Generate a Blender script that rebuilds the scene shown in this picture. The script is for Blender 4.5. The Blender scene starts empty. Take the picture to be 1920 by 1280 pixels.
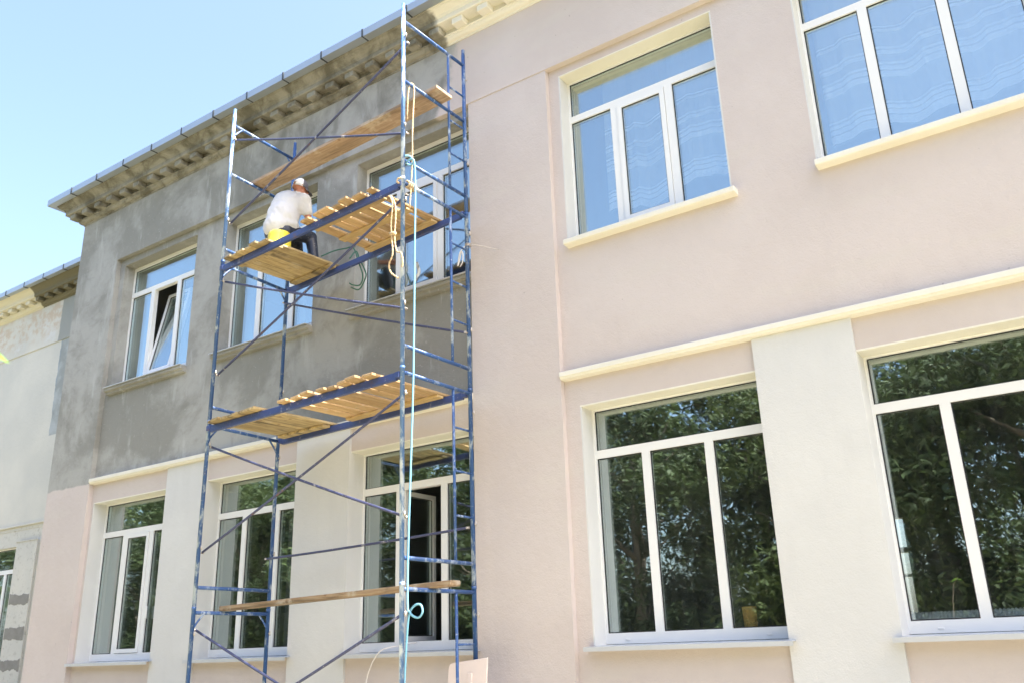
import bpy, bmesh, math, random
from mathutils import Vector, Matrix, noise
random.seed(7)
SC = bpy.context.scene
COL = SC.collection

# ---------------------------------------------------------------- camera, sky, sun, exposure
CAMZ = 1.70
cam_d = bpy.data.cameras.new("camera"); cam = bpy.data.objects.new("camera", cam_d); COL.objects.link(cam)
_r = Vector((0.8203608720039258, 0.5710172593161901, -0.030778714202921345))
_d = Vector((-0.21096042990261685, 0.252174626677155, -0.9444065092297598))
_f = Vector((-0.5315108058170231, 0.7812472382180076, 0.3273362431452929))
M = Matrix.Identity(4)
for i in range(3):
    M[i][0] = _r[i]; M[i][1] = -_d[i]; M[i][2] = -_f[i]
M[2][3] = CAMZ
cam.matrix_world = M
cam_d.sensor_width = 36.0; cam_d.lens = 1660.12 / 1920 * 36.0
cam_d.clip_start = 0.05; cam_d.clip_end = 2000
SC.camera = cam
cam_d.dof.use_dof = True; cam_d.dof.focus_distance = 10.3; cam_d.dof.aperture_fstop = 2.4

SUN_DIR = Vector((0.57, 0.082, 0.82)).normalized()          # towards the sun: right of and a little behind the facade
EL = math.asin(SUN_DIR.z); AZ = math.atan2(SUN_DIR.x, SUN_DIR.y)
world = bpy.data.worlds.new("World"); SC.world = world; world.use_nodes = True
nt = world.node_tree; nt.nodes.clear()
sky = nt.nodes.new('ShaderNodeTexSky'); sky.sky_type = 'NISHITA'; sky.sun_disc = False
sky.sun_elevation = EL; sky.sun_rotation = AZ; sky.altitude = 100; sky.air_density = 1.0; sky.dust_density = 4.6; sky.ozone_density = 1.6
bg = nt.nodes.new('ShaderNodeBackground'); bg.inputs[1].default_value = 0.15
wo = nt.nodes.new('ShaderNodeOutputWorld')
nt.links.new(sky.outputs[0], bg.inputs[0]); nt.links.new(bg.outputs[0], wo.inputs[0])
sun_d = bpy.data.lights.new("sun", 'SUN'); sun_d.energy = 5.0; sun_d.angle = math.radians(0.53); sun_d.color = (1.0, 0.965, 0.91)
sun = bpy.data.objects.new("sun", sun_d); COL.objects.link(sun)
sun.rotation_euler = (-SUN_DIR).to_track_quat('-Z', 'Y').to_euler(); sun.location = (8, 0, 14)
SC.view_settings.view_transform = 'Standard'; SC.view_settings.look = 'None'
SC.view_settings.exposure = 1.83; SC.view_settings.gamma = 1.0; SC.view_settings.use_curve_mapping = False
SC.render.engine = 'CYCLES'
SC.cycles.max_bounces = 10; SC.cycles.diffuse_bounces = 5; SC.cycles.glossy_bounces = 5; SC.cycles.transparent_max_bounces = 16

# ---------------------------------------------------------------- material helpers
def mat(name):
    m = bpy.data.materials.new(name); m.use_nodes = True
    n = m.node_tree.nodes; b = n['Principled BSDF']
    return m, m.node_tree, b
def N(t, kind, **kw):
    n = t.nodes.new(kind)
    for k, v in kw.items(): setattr(n, k, v)
    return n
def coords(t, obj=False, scale=(1, 1, 1)):
    if obj: o = N(t, 'ShaderNodeTexCoord').outputs['Object']
    else: o = N(t, 'ShaderNodeNewGeometry').outputs['Position']
    mp = N(t, 'ShaderNodeMapping'); mp.inputs['Scale'].default_value = scale
    t.links.new(o, mp.inputs['Vector']); return mp.outputs[0]
def noi(t, vec, scale, detail=4, rough=0.55, dist=0.0):
    n = N(t, 'ShaderNodeTexNoise'); n.inputs['Scale'].default_value = scale; n.inputs['Detail'].default_value = detail
    n.inputs['Roughness'].default_value = rough; n.inputs['Distortion'].default_value = dist
    t.links.new(vec, n.inputs['Vector']); return n.outputs[0]
def ramp(t, fac, lo, hi, a=0.0, b=1.0):
    n = N(t, 'ShaderNodeMapRange'); n.interpolation_type = 'SMOOTHSTEP'
    for k, v in zip((1, 2, 3, 4), (lo, hi, a, b)): n.inputs[k].default_value = v
    t.links.new(fac, n.inputs[0]); return n.outputs[0]
def mix(t, fac, a, b):
    n = N(t, 'ShaderNodeMix', data_type='RGBA')
    if isinstance(fac, (int, float)): n.inputs[0].default_value = fac
    else: t.links.new(fac, n.inputs[0])
    for i, c in ((6, a), (7, b)):
        if isinstance(c, tuple): n.inputs[i].default_value = (*c, 1)
        else: t.links.new(c, n.inputs[i])
    return n.outputs[2]
def mul(t, a, b, op='MULTIPLY'):
    n = N(t, 'ShaderNodeMath', operation=op)
    for i, v in enumerate((a, b)):
        if isinstance(v, (int, float)): n.inputs[i].default_value = v
        else: t.links.new(v, n.inputs[i])
    return n.outputs[0]
def bump(t, b, h, strength, dist):
    n = N(t, 'ShaderNodeBump'); n.inputs['Strength'].default_value = strength; n.inputs['Distance'].default_value = dist
    t.links.new(h, n.inputs['Height']); t.links.new(n.outputs[0], b.inputs['Normal'])
def xyz(t):
    s = N(t, 'ShaderNodeSeparateXYZ'); t.links.new(N(t, 'ShaderNodeNewGeometry').outputs['Position'], s.inputs[0]); return s.outputs
def setc(t, b, c):
    if isinstance(c, tuple): b.inputs['Base Color'].default_value = (*c, 1)
    else: t.links.new(c, b.inputs['Base Color'])

def plain(name, c, rough=0.6, metal=0.0, var=0.0, vs=8.0, bmp=0.0, bs=60, obj=True):
    m, t, b = mat(name); b.inputs['Roughness'].default_value = rough; b.inputs['Metallic'].default_value = metal
    v = coords(t, obj)
    if var:
        f = noi(t, v, vs, 5)
        setc(t, b, mix(t, f, tuple(x * (1 - var) for x in c), tuple(min(1, x * (1 + var)) for x in c)))
    else: setc(t, b, c)
    if bmp: bump(t, b, noi(t, v, bs, 3), bmp, 0.01)
    return m

PINK = (0.60, 0.535, 0.505); CREAM = (0.775, 0.752, 0.665); GREY_A = (0.385, 0.38, 0.355); GREY_B = (0.262, 0.258, 0.232)
def pink_col(t):
    v = coords(t)
    f = ramp(t, noi(t, v, 0.9, 5, 0.6), 0.3, 0.7)
    c = mix(t, f, (0.56, 0.491, 0.46), PINK)
    v2 = coords(t, scale=(0.5, 1, 2.2))
    c = mix(t, ramp(t, noi(t, v2, 1.6, 4), 0.52, 0.75, 0, 0.55), c, (0.585, 0.535, 0.485))
    c = mix(t, ramp(t, noi(t, coords(t, scale=(1.3, 1.3, 0.35)), 1.4, 6, 0.7), 0.55, 0.75, 0, 0.35), c, (0.53, 0.465, 0.43))   # faint runs
    return mix(t, ramp(t, noi(t, v, 17, 2, 0.4), 0.77, 0.80, 0, 0.6), c, (0.30, 0.26, 0.23))                                  # pits and specks
def grey_col(t, dark=0.0):
    v = coords(t)
    f = ramp(t, noi(t, v, 0.62, 6, 0.62, 0.35), 0.42 + dark, 0.57 + dark)
    c = mix(t, f, GREY_B, GREY_A)
    f2 = ramp(t, noi(t, v, 3.2, 7, 0.7, 0.6), 0.48, 0.76, 0, 0.45)
    c = mix(t, f2, c, (0.19, 0.188, 0.165))
    vs = coords(t, scale=(2.2, 2.2, 0.5))
    f3 = ramp(t, noi(t, vs, 2.0, 6, 0.65), 0.56, 0.74, 0, 0.75)
    c = mix(t, f3, c, (0.47, 0.475, 0.455))
    f4 = ramp(t, noi(t, v, 26, 3, 0.6), 0.64, 0.74, 0, 0.45)
    return mix(t, f4, c, (0.50, 0.50, 0.46))
def stucco(t, b, s=0.35):
    v = coords(t)
    h = mul(t, noi(t, v, 70, 3, 0.6), mul(t, noi(t, v, 12, 4), 1.8), 'ADD')
    bump(t, b, h, s * 1.0, 0.011)
def mk_pink():
    m, t, b = mat("pink_plaster"); b.inputs['Roughness'].default_value = 0.85
    setc(t, b, pink_col(t)); stucco(t, b); return m
def mk_grey(name="grey_render", dark=0.0):
    m, t, b = mat(name); b.inputs['Roughness'].default_value = 0.9
    setc(t, b, grey_col(t, dark)); stucco(t, b, 0.3); return m
def mk_cream(name, a, d):
    m, t, b = mat(name); b.inputs['Roughness'].default_value = 0.8
    v = coords(t)
    c = mix(t, ramp(t, noi(t, v, 1.3, 4), 0.35, 0.7), a, d)
    c = mix(t, ramp(t, noi(t, coords(t, scale=(3, 3, 0.6)), 1.1, 5, 0.65), 0.52, 0.75, 0, 0.3), c, tuple(x * 0.9 for x in a))
    setc(t, b, c); stucco(t, b, 0.25); return m
def edge_mask(t, axis, at, amp, scale, soft=0.03):
    s = xyz(t); v = coords(t)
    n = mul(t, mul(t, noi(t, v, scale, 5, 0.6), 0.5, 'SUBTRACT'), amp)
    return ramp(t, mul(t, s[axis], n, 'ADD'), at - soft, at + soft)
def mk_corner():                                   # corner strip: pink below, bare render above, a torn edge between
    m, t, b = mat("corner_plaster"); b.inputs['Roughness'].default_value = 0.88
    f = edge_mask(t, 2, 4.27, 0.12, 3.5, 0.015)
    setc(t, b, mix(t, f, pink_col(t), grey_col(t, -0.03))); stucco(t, b); return m
def mk_frieze():
    m, t, b = mat("frieze_plaster"); b.inputs['Roughness'].default_value = 0.88
    s = xyz(t)
    v = coords(t)
    x = mul(t, s[0], mul(t, mul(t, s[2], 8.4, 'SUBTRACT'), -0.35), 'ADD')
    n = mul(t, mul(t, noi(t, v, 2.2, 5, 0.6), 0.5, 'SUBTRACT'), 0.5)
    f = ramp(t, mul(t, x, n, 'ADD'), -5.98, -5.86)
    dk = ramp(t, mul(t, s[0], mul(t, noi(t, v, 0.8, 3), 3), 'ADD'), -9.5, -7.5)
    g = grey_col(t)
    vs = coords(t, scale=(1.6, 1.6, 1.0))
    g = mix(t, mul(t, ramp(t, noi(t, vs, 1.3, 6, 0.6, 0.5), 0.44, 0.68, 0, 0.75), dk), g, (0.16, 0.157, 0.135))
    setc(t, b, mix(t, f, g, pink_col(t))); stucco(t, b, 0.3); return m
def mk_cornice():
    m, t, b = mat("cornice_plaster"); b.inputs['Roughness'].default_value = 0.88
    v = coords(t); vs = coords(t, scale=(1.2, 3, 2.5))
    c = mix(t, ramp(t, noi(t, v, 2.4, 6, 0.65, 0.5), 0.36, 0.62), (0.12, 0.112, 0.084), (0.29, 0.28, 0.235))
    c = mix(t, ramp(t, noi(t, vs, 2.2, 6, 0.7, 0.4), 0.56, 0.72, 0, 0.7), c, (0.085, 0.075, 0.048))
    f = edge_mask(t, 0, -5.90, 0.35, 2.5, 0.05)
    setc(t, b, mix(t, f, c, (0.76, 0.735, 0.64))); stucco(t, b, 0.3); return m
def mk_wing(kind):
    m, t, b = mat("old_" + kind); b.inputs['Roughness'].default_value = 0.9
    v = coords(t)
    base = (0.64, 0.62, 0.555)
    c = mix(t, ramp(t, noi(t, v, 0.9, 5), 0.35, 0.7), (0.57, 0.56, 0.51), base)
    if kind == 'cornice':
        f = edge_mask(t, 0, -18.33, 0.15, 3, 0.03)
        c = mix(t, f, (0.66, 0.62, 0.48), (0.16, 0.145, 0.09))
    else:
        s = xyz(t)
        band = mul(t, ramp(t, s[2], 8.05, 8.5), ramp(t, s[2], 9.2, 8.75, 0, 1))
        p = ramp(t, mul(t, noi(t, v, 5, 6, 0.7), mul(t, noi(t, v, 1.3, 3), 0.35), 'ADD'), 0.60, 0.76, 0, 0.6)
        c = mix(t, mul(t, p, band), c, (0.52, 0.38, 0.25))
        c = mix(t, mul(t, ramp(t, noi(t, coords(t, scale=(1, 1, 1.6)), 2.3, 5, 0.7), 0.5, 0.7, 0, 0.6), ramp(t, s[2], 8.0, 8.1)), c, (0.66, 0.67, 0.67))
        c = mix(t, mul(t, ramp(t, noi(t, v, 14, 5, 0.7), 0.54, 0.68, 0, 0.6), ramp(t, s[2], 4.3, 4.2)), c, (0.36, 0.34, 0.29))
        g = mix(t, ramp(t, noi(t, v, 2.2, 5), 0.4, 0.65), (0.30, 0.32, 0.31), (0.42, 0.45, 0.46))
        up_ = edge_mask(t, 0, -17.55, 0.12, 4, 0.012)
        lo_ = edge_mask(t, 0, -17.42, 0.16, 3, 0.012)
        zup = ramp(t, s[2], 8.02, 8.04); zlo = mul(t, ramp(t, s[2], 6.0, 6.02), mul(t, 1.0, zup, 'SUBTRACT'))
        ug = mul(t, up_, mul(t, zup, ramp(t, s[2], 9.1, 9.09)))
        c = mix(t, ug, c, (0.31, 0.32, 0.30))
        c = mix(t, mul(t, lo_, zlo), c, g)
        c = mix(t, mul(t, mul(t, lo_, zlo), ramp(t, s[0], -17.38, -17.5, 0, 0.8)), c, (0.10, 0.22, 0.42))
    setc(t, b, c); stucco(t, b, 0.35); return m
def mk_mortar():
    m, t, b = mat("patch_mortar"); b.inputs['Roughness'].default_value = 0.95
    setc(t, b, mix(t, noi(t, coords(t), 8, 5), (0.20, 0.19, 0.17), (0.33, 0.32, 0.29))); stucco(t, b, 0.5); return m
def mk_glass():
    m, t, b = mat("window_glass"); t.nodes.remove(b); o = t.nodes['Material Output']
    lw = N(t, 'ShaderNodeLayerWeight'); lw.inputs['Blend'].default_value = 0.5
    p = mul(t, lw.outputs['Facing'], 5.0, 'POWER'); fac = mul(t, mul(t, p, 0.67), 0.33, 'ADD')
    g = N(t, 'ShaderNodeBsdfGlossy'); g.inputs['Roughness'].default_value = 0.0; g.inputs['Color'].default_value = (0.88, 0.99, 1, 1)
    tr = N(t, 'ShaderNodeBsdfTransparent'); tr.inputs['Color'].default_value = (0.95, 0.98, 0.97, 1)
    bp = N(t, 'ShaderNodeBump'); bp.inputs['Strength'].default_value = 0.12; bp.inputs['Distance'].default_value = 0.01
    t.links.new(noi(t, coords(t), 2.2, 2), bp.inputs['Height']); t.links.new(bp.outputs[0], g.inputs['Normal'])
    ms = N(t, 'ShaderNodeMixShader')
    t.links.new(fac, ms.inputs[0]); t.links.new(tr.outputs[0], ms.inputs[1]); t.links.new(g.outputs[0], ms.inputs[2])
    df = N(t, 'ShaderNodeBsdfDiffuse'); df.inputs['Color'].default_value = (0.55, 0.55, 0.52, 1)   # dust and dried runs
    dirt = mul(t, ramp(t, noi(t, coords(t, scale=(9, 9, 0.8)), 2.0, 5, 0.7), 0.42, 0.75, 0, 0.022), mul(t, noi(t, coords(t), 1.1, 3), 0.008), 'ADD')
    m2 = N(t, 'ShaderNodeMixShader'); t.links.new(dirt, m2.inputs[0]); t.links.new(ms.outputs[0], m2.inputs[1]); t.links.new(df.outputs[0], m2.inputs[2])
    t.links.new(m2.outputs[0], o.inputs['Surface']); return m
def mk_tube(name, base, splat=0.5, rust=0.2, wear=(0.62, 0.66, 0.70)):
    m, t, b = mat(name); b.inputs['Roughness'].default_value = 0.42
    v = coords(t)
    c = mix(t, noi(t, v, 3.0, 4), tuple(x * 0.75 for x in base), tuple(x * 1.25 for x in base))
    vz = coords(t, scale=(1, 1, 0.45))
    c = mix(t, ramp(t, noi(t, vz, 9, 6, 0.7), 0.66 - 0.16 * splat, 0.74 - 0.1 * splat, 0, 0.8), c, wear)
    c = mix(t, ramp(t, noi(t, v, 42, 4, 0.6), 0.63, 0.70, 0, min(1, 0.5 * splat + 0.15)), c, (0.68, 0.70, 0.70))
    c = mix(t, ramp(t, noi(t, v, 6.5, 5, 0.7), 0.60, 0.70, 0, rust), c, (0.16, 0.075, 0.04))
    setc(t, b, c); bump(t, b, noi(t, v, 60, 3), 0.3, 0.004); return m
def mk_wood(name, a, bcol, axis, stain=0.3, dirt=(0.10, 0.075, 0.045), splash=0.25):
    m, t, b = mat(name); b.inputs['Roughness'].default_value = 0.75
    sc = [14, 14, 14]; sc[axis] = 1.2
    oi = N(t, 'ShaderNodeObjectInfo')
    tc = N(t, 'ShaderNodeTexCoord'); add = N(t, 'ShaderNodeVectorMath', operation='ADD')
    mr = N(t, 'ShaderNodeVectorMath', operation='SCALE'); mr.inputs[0].default_value = (13.1, 7.7, 5.3); t.links.new(oi.outputs['Random'], mr.inputs['Scale'])
    t.links.new(tc.outputs['Object'], add.inputs[0]); t.links.new(mr.outputs[0], add.inputs[1])
    mp = N(t, 'ShaderNodeMapping'); mp.inputs['Scale'].default_value = sc; t.links.new(add.outputs[0], mp.inputs[0])
    f = noi(t, mp.outputs[0], 1.6, 6, 0.65, 1.2)
    c = mix(t, ramp(t, f, 0.3, 0.7), a, bcol)
    c = mix(t, ramp(t, noi(t, mp.outputs[0], 0.55, 5, 0.65, 0.6), 0.5, 0.68, 0, stain), c, dirt)
    kn = N(t, 'ShaderNodeTexVoronoi'); kn.inputs['Scale'].default_value = 5.5; t.links.new(add.outputs[0], kn.inputs['Vector'])
    c = mix(t, ramp(t, kn.outputs['Distance'], 0.16, 0.07, 0, 0.6), c, (0.17, 0.08, 0.03))
    c = mix(t, ramp(t, noi(t, add.outputs[0], 3.4, 6, 0.7, 0.4), 0.54, 0.66, 0, splash), c, (0.60, 0.53, 0.42))
    c = mix(t, ramp(t, noi(t, add.outputs[0], 2.1, 6, 0.7, 0.4), 0.56, 0.70, 0, stain * 0.7), c, dirt)
    br = ramp(t, oi.outputs['Random'], 0, 1, 0.75, 1.12)
    hs = N(t, 'ShaderNodeHueSaturation'); t.links.new(br, hs.inputs['Value']); t.links.new(c, hs.inputs['Color'])
    setc(t, b, hs.outputs[0]); bump(t, b, f, 0.35, 0.004); return m
def mk_leaf(name, a, bcol):
    m, t, b = mat(name); b.inputs['Roughness'].default_value = 0.62
    c = mix(t, ramp(t, noi(t, coords(t), 0.7, 3), 0.42, 0.60), tuple(x * 0.7 for x in a), bcol); c = mix(t, noi(t, coords(t), 9, 2), c, tuple(x * 1.5 for x in bcol))
    setc(t, b, c)
    o = t.nodes['Material Output']; tl = N(t, 'ShaderNodeBsdfTranslucent'); t.links.new(c, tl.inputs['Color'])
    ms = N(t, 'ShaderNodeMixShader'); ms.inputs[0].default_value = 0.35
    t.links.new(b.outputs[0], ms.inputs[1]); t.links.new(tl.outputs[0], ms.inputs[2]); t.links.new(ms.outputs[0], o.inputs['Surface']); return m
def mk_curtain():
    m, t, b = mat("lace"); t.nodes.remove(b); o = t.nodes['Material Output']
    uv = N(t, 'ShaderNodeUVMap'); s = N(t, 'ShaderNodeSeparateXYZ'); t.links.new(uv.outputs[0], s.inputs[0])
    v = s.outputs[1]                                # metres up from the hem
    dens = None
    def band(z0, z1):
        return mul(t, ramp(t, v, z0 - 0.004, z0 + 0.004), ramp(t, v, z1 - 0.004, z1 + 0.004, 1, 0))
    acc = None
    for z0, z1 in ((0, .085), (.10, .145), (.16, .195), (.215, .235),
                   (.50, .56), (.58, .62), (.64, .665), (.75, .79), (.81, .835), (1.0, 1.03), (1.05, 1.065), (1.32, 1.34)):
        k = band(z0, z1); acc = k if acc is None else mul(t, acc, k, 'MAXIMUM')
    fac = mul(t, mul(t, acc, 0.46), 0.48, 'ADD')
    wv = noi(t, coords(t), 70, 2); fac = mul(t, fac, mul(t, wv, 0.12), 'ADD')
    d = N(t, 'ShaderNodeBsdfDiffuse'); d.inputs['Color'].default_value = (0.96, 0.97, 0.98, 1)
    tl = N(t, 'ShaderNodeBsdfTranslucent'); tl.inputs['Color'].default_value = (0.96, 0.97, 0.98, 1)
    md = N(t, 'ShaderNodeMixShader'); md.inputs[0].default_value = 0.4; t.links.new(d.outputs[0], md.inputs[1]); t.links.new(tl.outputs[0], md.inputs[2])
    tr = N(t, 'ShaderNodeBsdfTransparent'); ms = N(t, 'ShaderNodeMixShader')
    t.links.new(fac, ms.inputs[0]); t.links.new(tr.outputs[0], ms.inputs[1]); t.links.new(md.outputs[0], ms.inputs[2])
    t.links.new(ms.outputs[0], o.inputs['Surface']); return m
def mk_joint():                                    # crumbs of mortar and dirt left in the joint under the frame
    m, t, b = mat("dirty_joint"); b.inputs['Roughness'].default_value = 0.95
    setc(t, b, mix(t, ramp(t, noi(t, coords(t, scale=(1, 3, 3)), 9, 5, 0.7), 0.45, 0.6), (0.62, 0.60, 0.52), (0.09, 0.08, 0.06))); return m
def mk_ground():
    m, t, b = mat("dry_ground"); b.inputs['Roughness'].default_value = 0.95
    v = coords(t)
    c = mix(t, ramp(t, noi(t, v, 0.35, 6, 0.65), 0.4, 0.6), (0.30, 0.275, 0.15), (0.42, 0.37, 0.26))
    c = mix(t, ramp(t, noi(t, v, 9, 5), 0.4, 0.7, 0, .6), c, (0.38, 0.33, 0.21))
    dim_lawn = mix(t, noi(t, v, 6, 5), (0.10, 0.10, 0.045), (0.19, 0.175, 0.085))  # unseen ground at left, coloured darker to dim the light it bounces up
    f = ramp(t, mul(t, xyz(t)[0], mul(t, noi(t, v, 0.5, 4), 3.0), 'ADD'), -5.0, -6.2, 0, 0.65)
    setc(t, b, mix(t, f, c, dim_lawn)); bump(t, b, noi(t, v, 25, 5), 0.6, 0.03); return m

MT = dict(
    pink=mk_pink(), grey=mk_grey(), cream=mk_cream('cream_paint', (0.745, 0.715, 0.615), CREAM), white=mk_cream('white_paint', (0.615, 0.612, 0.598), (0.65, 0.647, 0.63)), corner=mk_corner(), frieze=mk_frieze(), cornice=mk_cornice(),
    wing=mk_wing('plaster'), wing_cornice=mk_wing('cornice'), mortar=mk_mortar(), glass=mk_glass(),
    pvc=plain("white_pvc", (0.80, 0.80, 0.79), 0.35, 0, 0.03, 3), gasket=plain("black_gasket", (0.015, 0.016, 0.018), 0.5),
    zinc=plain("galvanised_sheet", (0.44, 0.48, 0.51), 0.40, 0.65, 0.10, 2.5, 0.08, 6), seam=plain("dark_seam", (0.05, 0.06, 0.07), 0.6),
    sillmetal=plain("sill_sheet", (0.55, 0.57, 0.60), 0.45, 0.25, 0.08, 4),
    sunlit_worn=mk_tube("sunlit_worn_blue", (0.085, 0.18, 0.39), 1.2, 0.15, (0.62, 0.70, 0.78)), blue=mk_tube("blue_paint", (0.034, 0.098, 0.275), 0.95, 0.3, (0.45, 0.53, 0.62)), beam=mk_tube("beam_paint", (0.042, 0.068, 0.20), 0.30, 0.45, (0.33, 0.34, 0.40)),  # front-post blue lightened to put sunlight into the colour, plus white paint splashes
    brace=mk_tube("brace_paint", (0.055, 0.062, 0.13), 0.40, 0.85, (0.42, 0.40, 0.40)),
    steel=plain("pin_steel", (0.55, 0.5, 0.45), 0.5, 0.6, 0.3, 30),
    wood=mk_wood("raw_pine", (0.62, 0.43, 0.22), (0.47, 0.29, 0.13), 1, 0.3), oldwood=mk_wood("weathered_pine", (0.56, 0.43, 0.22), (0.34, 0.24, 0.11), 1, 0.85),
    plankwood=mk_wood("stained_plank", (0.44, 0.32, 0.22), (0.29, 0.20, 0.13), 0, 0.6, splash=0.4), lowwood=mk_wood("splashed_plank", (0.56, 0.42, 0.26), (0.34, 0.21, 0.11), 0, 0.8, splash=0.75),
    batten=mk_wood("batten_pine", (0.50, 0.36, 0.17), (0.42, 0.28, 0.12), 0, 0.35),
    rope=plain("hemp_rope", (0.62, 0.46, 0.27), 0.9, 0, 0.25, 60, 0.6, 120), hose=plain("blue_hose", (0.20, 0.46, 0.60), 0.4, 0, 0.12, 8),
    green=plain("green_hose", (0.04, 0.14, 0.09), 0.45, 0, 0.2, 10), cord=plain("white_cord", (0.72, 0.68, 0.64), 0.7),
    film=plain("grey_film", (0.55, 0.57, 0.60), 0.25, 0, 0.3, 20), board=plain("pale_pink_board", (0.74, 0.63, 0.58), 0.5, 0, 0.05, 4),
    skin=plain("tanned_skin", (0.52, 0.22, 0.14), 0.5, 0, 0.12, 14), shirt=plain("white_cotton", (0.70, 0.69, 0.69), 0.9, 0, 0.05, 6, 0.9, 11),
    jeans=mk_tube("dark_denim", (0.022, 0.027, 0.045), 0.25, 0.0, (0.08, 0.09, 0.12)), capw=plain("cap_white", (0.74, 0.76, 0.80), 0.8, 0, 0.05), capd=plain("cap_grey", (0.10, 0.10, 0.12), 0.8, 0, 0.2, 30),
    shoe=plain("shoe", (0.06, 0.055, 0.05), 0.7), hair=plain("short_hair", (0.09, 0.06, 0.045), 0.8),
    bucket=plain("yellow_plastic", (0.80, 0.66, 0.05), 0.4, 0, 0.1, 9), pot=plain("brown_clay", (0.85, 0.50, 0.16), 0.6, 0, 0.2, 20), duct=plain("ribbed_metal", (0.92, 0.93, 0.94), 0.4, 0.0),
    room=plain("room_wall", (0.26, 0.27, 0.27), 0.9, 0, 0.05, 1), floor=plain("room_floor", (0.16, 0.11, 0.07), 0.6, 0, 0.1, 2), lace=mk_curtain(),
    roof=plain("roof_sheet", (0.35, 0.37, 0.39), 0.5, 0.5, 0.1, 1), leafA=mk_leaf("leaf_dark", (0.026, 0.042, 0.013), (0.050, 0.072, 0.022)), leafB=mk_leaf("leaf_light", (0.044, 0.064, 0.018), (0.072, 0.096, 0.028)),
    sprig=mk_leaf("leaf_fresh", (0.11, 0.23, 0.015), (0.17, 0.33, 0.03)), bark=plain("bark", (0.13, 0.10, 0.075), 0.95, 0, 0.3, 8, 0.8, 20),
    joint=mk_joint(), ground=mk_ground(), paving=plain("paving", (0.44, 0.40, 0.32), 0.9, 0, 0.15, 3, 0.3, 40, obj=False))

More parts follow.
